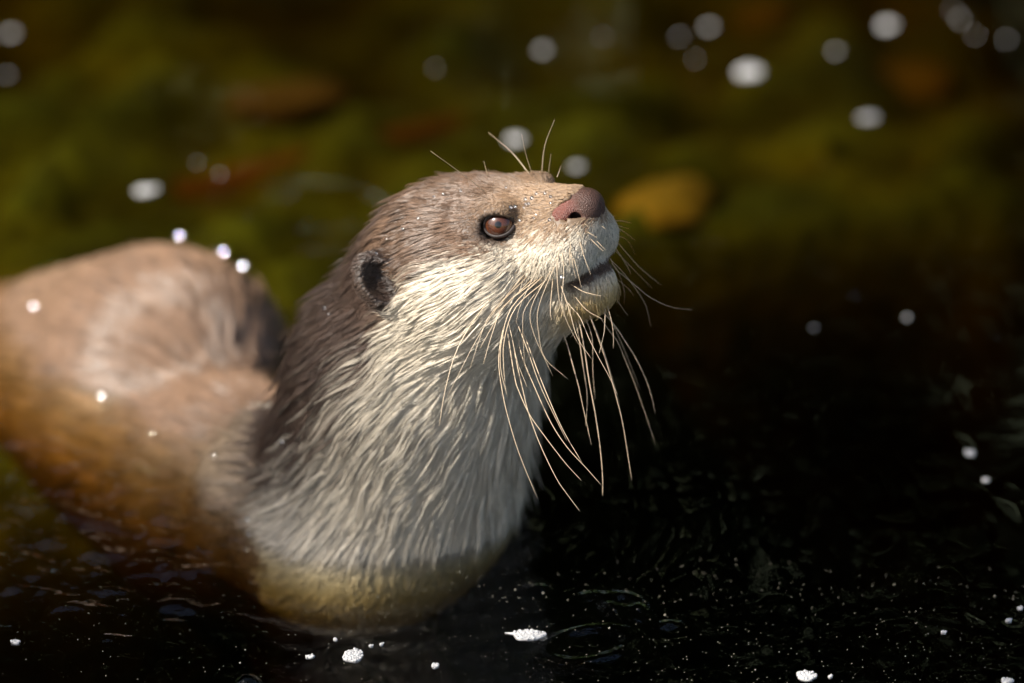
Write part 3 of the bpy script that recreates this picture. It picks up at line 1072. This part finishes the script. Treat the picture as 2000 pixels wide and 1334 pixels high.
# ------------------------------------------------------------------ foam
def mat_foam():
    m, nt, out = nodes('foam')
    b = N(nt, 'BsdfPrincipled', Roughness=0.25)
    b.inputs['Base Color'].default_value = (0.60, 0.59, 0.58, 1)
    b.inputs['Transmission Weight'].default_value = 0.15
    nt.links.new(b.outputs[0], out.inputs['Surface'])
    return m
foam_mat = mat_foam()
HU_, HFc = uv_sphere(8, 6)
def foam(px, py, wpx, asp, label, group=None, tail=False, seed=0):
    c = at_plane(px, py)
    r = np.random.default_rng(100 + seed)
    sc = np.linalg.norm(c - CAM) / DIST
    a = wpx * 0.5 * CPX * sc * (0.72 if py < 600 else 1.0)
    b = a * asp
    nbub = int(np.clip(a * b * math.pi / (0.55 * MM) ** 2 / 2.0, 7, 220))
    V, F = [], []
    # thin film with an uneven rim
    n = 22
    ph = r.uniform(0, 6.28, 4)
    rim = lambda t: 1 + 0.10 * math.sin(2 * t + ph[0]) + 0.07 * math.sin(3 * t + ph[1]) + 0.05 * math.sin(5 * t + ph[2])
    V.append((0, 0, 0.5 * MM))
    for k in range(n):
        t = 2 * math.pi * k / n
        V.append((a * rim(t) * math.cos(t), b * rim(t) * math.sin(t), 0.25 * MM))
    for k in range(n):
        V.append((V[1 + k][0] * 1.02, V[1 + k][1] * 1.02, -0.8 * MM))
    for k in range(n):
        F.append((0, 1 + k, 1 + (k + 1) % n))
        F.append((1 + k, 1 + n + k, 1 + n + (k + 1) % n, 1 + (k + 1) % n))
    F.append(tuple(range(1 + n, 1 + 2 * n))[::-1])
    for k in range(nbub):
        t = r.uniform(0, 6.283); q = math.sqrt(r.random()) * 0.97
        x, y = a * rim(t) * q * math.cos(t), b * rim(t) * q * math.sin(t)
        br = r.uniform(0.30, 0.75) * MM * min(1, 0.4 + a / (3 * MM))
        bs = len(V)
        V.extend((HU_ * br * np.array([1, 1, 0.8]) + np.array([x, y, 0.3 * MM])).tolist())
        F.extend([tuple(i + bs for i in f) for f in HFc])
    if tail:
        for k in range(10):
            t = k / 9
            bs = len(V)
            br = (0.7 - 0.45 * t) * MM
            V.extend((HU_ * br + np.array([-a * (0.95 + 0.6 * t), b * 0.25 + 1.2 * MM * t, 0.1 * MM])).tolist())
            F.extend([tuple(i + bs for i in f) for f in HFc])
    o = mesh_obj('foam_patch', np.array(V), F, foam_mat)
    hz = water_h(np.array([c[0]]), np.array([c[1]]))[0]
    o.location = (c[0], c[1], max(hz, 0))
    o.rotation_euler.z = r.uniform(-0.3, 0.3) if not tail else 0.1
    tag(o, label, 'foam', group)
FOAM = [(1463,140,72,.9,'largest white foam patch floating alone on the water behind the otter'),(1733,50,42,.9,'second largest round foam patch on the water behind the otter'),
        (1697,230,46,.75,'oval foam patch over the yellowish shallow behind the otter'),(1033,1240,58,.75,'leaf shaped white foam patch with a short tail in front of the otter'),
        (690,1282,42,1.1,'round bubbly foam patch close in front of the otter chest'),(1575,1320,42,.8,'smooth white foam patch on the dark speckled water'),
        (285,373,60,.6,'elongated foam patch beside the sunken branch'),(1007,272,44,.9,'foam patch behind the whiskers above the otter brow'),
        (1127,325,32,.9,'foam patch on the water behind the otter nose'),(1060,98,28,.9,'pale foam patch at the far side behind the otter head')]
SMALL = [(1632,100,22),(1385,53,30),(1327,72,18),(1178,72,16),(1358,115,10),(1875,38,18),(1862,22,12),(1905,68,12),(1966,78,14),(22,65,34),
         (15,147,20),(850,133,11),(430,340,11),(385,318,10),(1895,886,20),(1926,937,12),(1772,620,10),(1590,640,9),(1622,1322,9),
         (1970,1212,13),(1992,1188,11),(1843,1235,10),(1968,1330,24),(850,1300,16),(608,1282,13),(30,1253,16),(600,1283,7),(725,1262,8),(745,1258,7),(655,1252,8)]
for i, (x, y, w, a, lb) in enumerate(FOAM):
    foam(x, y, w, a, lb, 'foam patches on the water', tail=(i == 3), seed=i)
for i, (x, y, w) in enumerate(SMALL):
    lb, gr = (('small white foam fleck on the water behind the otter', 'foam flecks behind the otter') if y < 600 else
              ('tiny foam fleck on dark water out from the throat and whiskers', 'foam flecks out from the throat') if y < 1000 else
              ('tiny foam fleck floating before the submerged chest', 'foam flecks before the chest') if x < 1000 else
              ('tiny foam fleck on dark water among the pale drifting specks', 'foam flecks among the specks'))
    foam(x, y, w * (0.8 if y < 600 else 1), 0.9, lb, gr, seed=40 + i)

# ------------------------------------------------------------------ drifting dust on the surface
def make_specks():
    n = 900
    px = rng.uniform(0, 2000, n); py = 1090 + 250 * rng.random(n) ** 0.8
    keep = rng.random(n) < np.interp(px, [0, 600, 900, 1300, 1600, 2000], [0.15, 0.35, 0.7, 0.75, 0.9, 1.0])
    px, py = px[keep], py[keep]
    O = np.array([(1, 0, 0), (0, 1, 0), (-1, 0, 0), (0, -1, 0), (0, 0, 1), (0, 0, -1)], float)
    OF = np.array([(0, 1, 4), (1, 2, 4), (2, 3, 4), (3, 0, 4), (1, 0, 5), (2, 1, 5), (3, 2, 5), (0, 3, 5)])
    C = np.array([at_plane(a, b) for a, b in zip(px, py)])
    C[:, 2] = water_h(C[:, 0], C[:, 1]) + 0.05 * MM
    r = rng.uniform(0.10, 0.26, len(C)) * MM * np.where(rng.random(len(C)) < 0.05, 2.0, 1)
    V = (C[:, None] + O[None] * r[:, None, None]).reshape(-1, 3)
    F = (OF[None] + 6 * np.arange(len(C))[:, None, None]).reshape(-1, 3)
    m = simple('speck', (0.30, 0.27, 0.20), 0.6)
    o = mesh_obj('floating_specks', V, F, m)
    tag(o, 'fine pale dust specks drifting on the dark water', kind='stuff')
make_specks()

# a clear bubble at the water's surface
def bubble(px, py, r):
    m, nt, out = nodes('bubble_film')
    tr = N(nt, 'BsdfTransparent'); gl = N(nt, 'BsdfGlossy', Roughness=0.03)
    lw = N(nt, 'LayerWeight', Blend=0.25)
    mx = N(nt, 'MixShader')
    nt.links.new(lw.outputs['Fresnel'], mx.inputs[0]); nt.links.new(tr.outputs[0], mx.inputs[1]); nt.links.new(gl.outputs[0], mx.inputs[2])
    nt.links.new(mx.outputs[0], out.inputs['Surface'])
    c = at_plane(px, py)
    n, k = 28, 9
    V = [(0, 0, r * 0.9)]
    F = []
    for i in range(1, k):
        a = math.pi / 2 * i / (k - 1)
        for j in range(n):
            t = 6.283185 * j / n
            V.append((r * math.sin(a) * math.cos(t), r * math.sin(a) * math.sin(t), r * 0.9 * math.cos(a)))
    for j in range(n):
        F.append((0, 1 + j, 1 + (j + 1) % n))
        for i in range(k - 2):
            a = 1 + i * n
            F.append((a + j, a + n + j, a + n + (j + 1) % n, a + (j + 1) % n))
    o = mesh_obj('bubble', V, F, m)
    o.location = (c[0], c[1], 0.0002)
    tag(o, 'clear domed bubble floating on the dark water', 'bubble')
bubble(485, 1345, 0.006)

# ------------------------------------------------------------------ things lying on the bed
def sunken(name, px, py, size, color, label, cat, seed, flat=0.4, rot=0.0):
    z = -0.05
    for _ in range(8):
        c = at_plane(px, py, z)
        z = float(bed_z(np.array([c[0]]), np.array([c[1]]))[0]) + size[2] * 0.3
    U, F = uv_sphere(22, 14)
    r = np.random.default_rng(seed)
    n = 1 + 0.16 * wob(U * 0.01, 0.018, seed=seed % 8) + 0.06 * wob(U * 0.01, 0.006, seed=(seed + 3) % 8)
    V = U * n[:, None] * np.array(size)
    m = simple(name + '_surface', color, 0.8, noise=(40, [(0.3, tuple(0.55 * q for q in color)), (0.7, color)]), bump=(90, 0.5, 0.004))
    o = mesh_obj(name, V, F, m)
    o.location = c
    o.rotation_euler.z = rot
    tag(o, label, cat)
sunken('stone', 1300, 400, (0.021, 0.024, 0.010), (0.33, 0.28, 0.09), 'yellow sunlit stone lying under water behind the otter nose', 'stone', 3, rot=-0.4)
sunken('stone', 1780, 165, (0.022, 0.018, 0.010), (0.13, 0.115, 0.05), 'dull orange stone under water below the far foam patches', 'stone', 5)
sunken('stone', 570, 195, (0.030, 0.014, 0.008), (0.080, 0.055, 0.04), 'long rust red stone under water past the sunken branch', 'stone', 6, rot=0.25)
sunken('stone', 1500, 35, (0.016, 0.012, 0.008), (0.15, 0.14, 0.05), 'small ochre stone under water at the far side', 'stone', 9)
def branch():
    P = [at_plane(x, y, z) for x, y, z in ((180, 430, -0.075), (380, 385, -0.060), (560, 335, -0.055), (760, 285, -0.055), (930, 248, -0.060), (1080, 215, -0.07))]
    C = spline(P, 30)
    w = wob(C, 0.05, seed=4)
    rr = np.linspace(0.011, 0.006, 31) * (1 + 0.12 * w)
    V, F = tube(C, rr, 10)
    m = simple('sunken_bark', (0.16, 0.085, 0.05), 0.85, noise=(25, [(0.3, (0.07, 0.04, 0.025)), (0.7, (0.18, 0.10, 0.058))]), bump=(80, 0.6, 0.004))
    o = mesh_obj('sunken_branch', V, F, m)
    tag(o, 'reddish brown branch lying under water behind the otter', 'branch')
branch()

# ------------------------------------------------------------------ tree added out of view on the left, its crown shaped to dapple the sun
def added_shade_tree():
    tx, ty = -4.3, -1.3
    z0 = float(bed_z(np.array([tx]), np.array([ty]))[0])
    root = bpy.data.objects.new('tree', None)
    link(root)
    root.location = (tx, ty, z0)
    tag(root, 'thin crowned leafy tree added out of view to shade the neck and water', 'tree')
    off = np.array([tx, ty, z0])
    top = np.array([-0.03, -0.03, 0.04]) + SUN_DIR * 5.6
    P = spline([(0, 0, -0.2), (0.05, 0.03, 1.4), (0.25, -0.1, 2.8), tuple(top - off)], 14)
    V, F = tube(P, np.linspace(0.13, 0.03, 15), 10)
    mesh_obj('trunk', V, F, bark, root)
    n = 15000
    c = rng.normal(size=(n, 3)); c /= np.linalg.norm(c, axis=1)[:, None]
    c = c * (rng.random(n) ** (1 / 3))[:, None] * np.array([1.7, 1.7, 1.3]) + top
    for k in range(7):
        e = top + (rng.random(3) - 0.5) * np.array([2.6, 2.6, 1.6])
        b0 = P[8 + k % 5] 
        B = spline([b0, (b0 + e - off) / 2 + np.array([0, 0, 0.12]), e - off], 7)
        V, F = tube(B, np.linspace(0.03, 0.006, 8), 6)
        if all(np.linalg.norm(np.cross(q + off - np.array([0.0, -0.05, 0.12]), SUN_DIR)) > 0.13 for q in B):
            mesh_obj('limb', V, F, bark, root)
    # leaves left out where they would shade the head, the back and the shallow
    keep = np.full(n, 0.95)
    for g, r, k in (((0.02, -0.05, 0.125), 0.075, 0.0), ((-0.13, 0.17, 0.035), 0.13, 0.0), ((-0.05, -0.16, 0.0), 0.06, 0.3), ((0.12, -0.14, 0.0), 0.06, 0.3)):
        d = np.linalg.norm(np.cross(c - np.array(g), SUN_DIR), axis=1)
        keep = np.minimum(keep, k + (1 - k) * smooth(r * 0.85, r * 1.35, d))
    land = c - SUN_DIR * ((c[:, 2] + 0.05) / SUN_DIR[2])[:, None]
    keep = np.minimum(keep, 0.2 + 0.8 * smooth(0.30, 0.16, land[:, 1]))
    c = c[rng.random(n) < keep] - off
    n = len(c)
    d = rng.normal(size=(n, 3)); d[:, 2] -= 0.3; d /= np.linalg.norm(d, axis=1)[:, None]
    u = np.cross(d, rng.normal(size=(n, 3))); u /= np.linalg.norm(u, axis=1)[:, None]
    L = rng.uniform(0.045, 0.075, n)[:, None]
    v = np.stack([c, c + d * L * 0.5 + u * L * 0.28, c + d * L, c + d * L * 0.5 - u * L * 0.28], 1).reshape(-1, 3)
    o = mesh_obj('crown', v, np.arange(4 * n).reshape(n, 4), leaf_mats[1], root, smooth=False)
    tag(o, kind='stuff')
added_shade_tree()
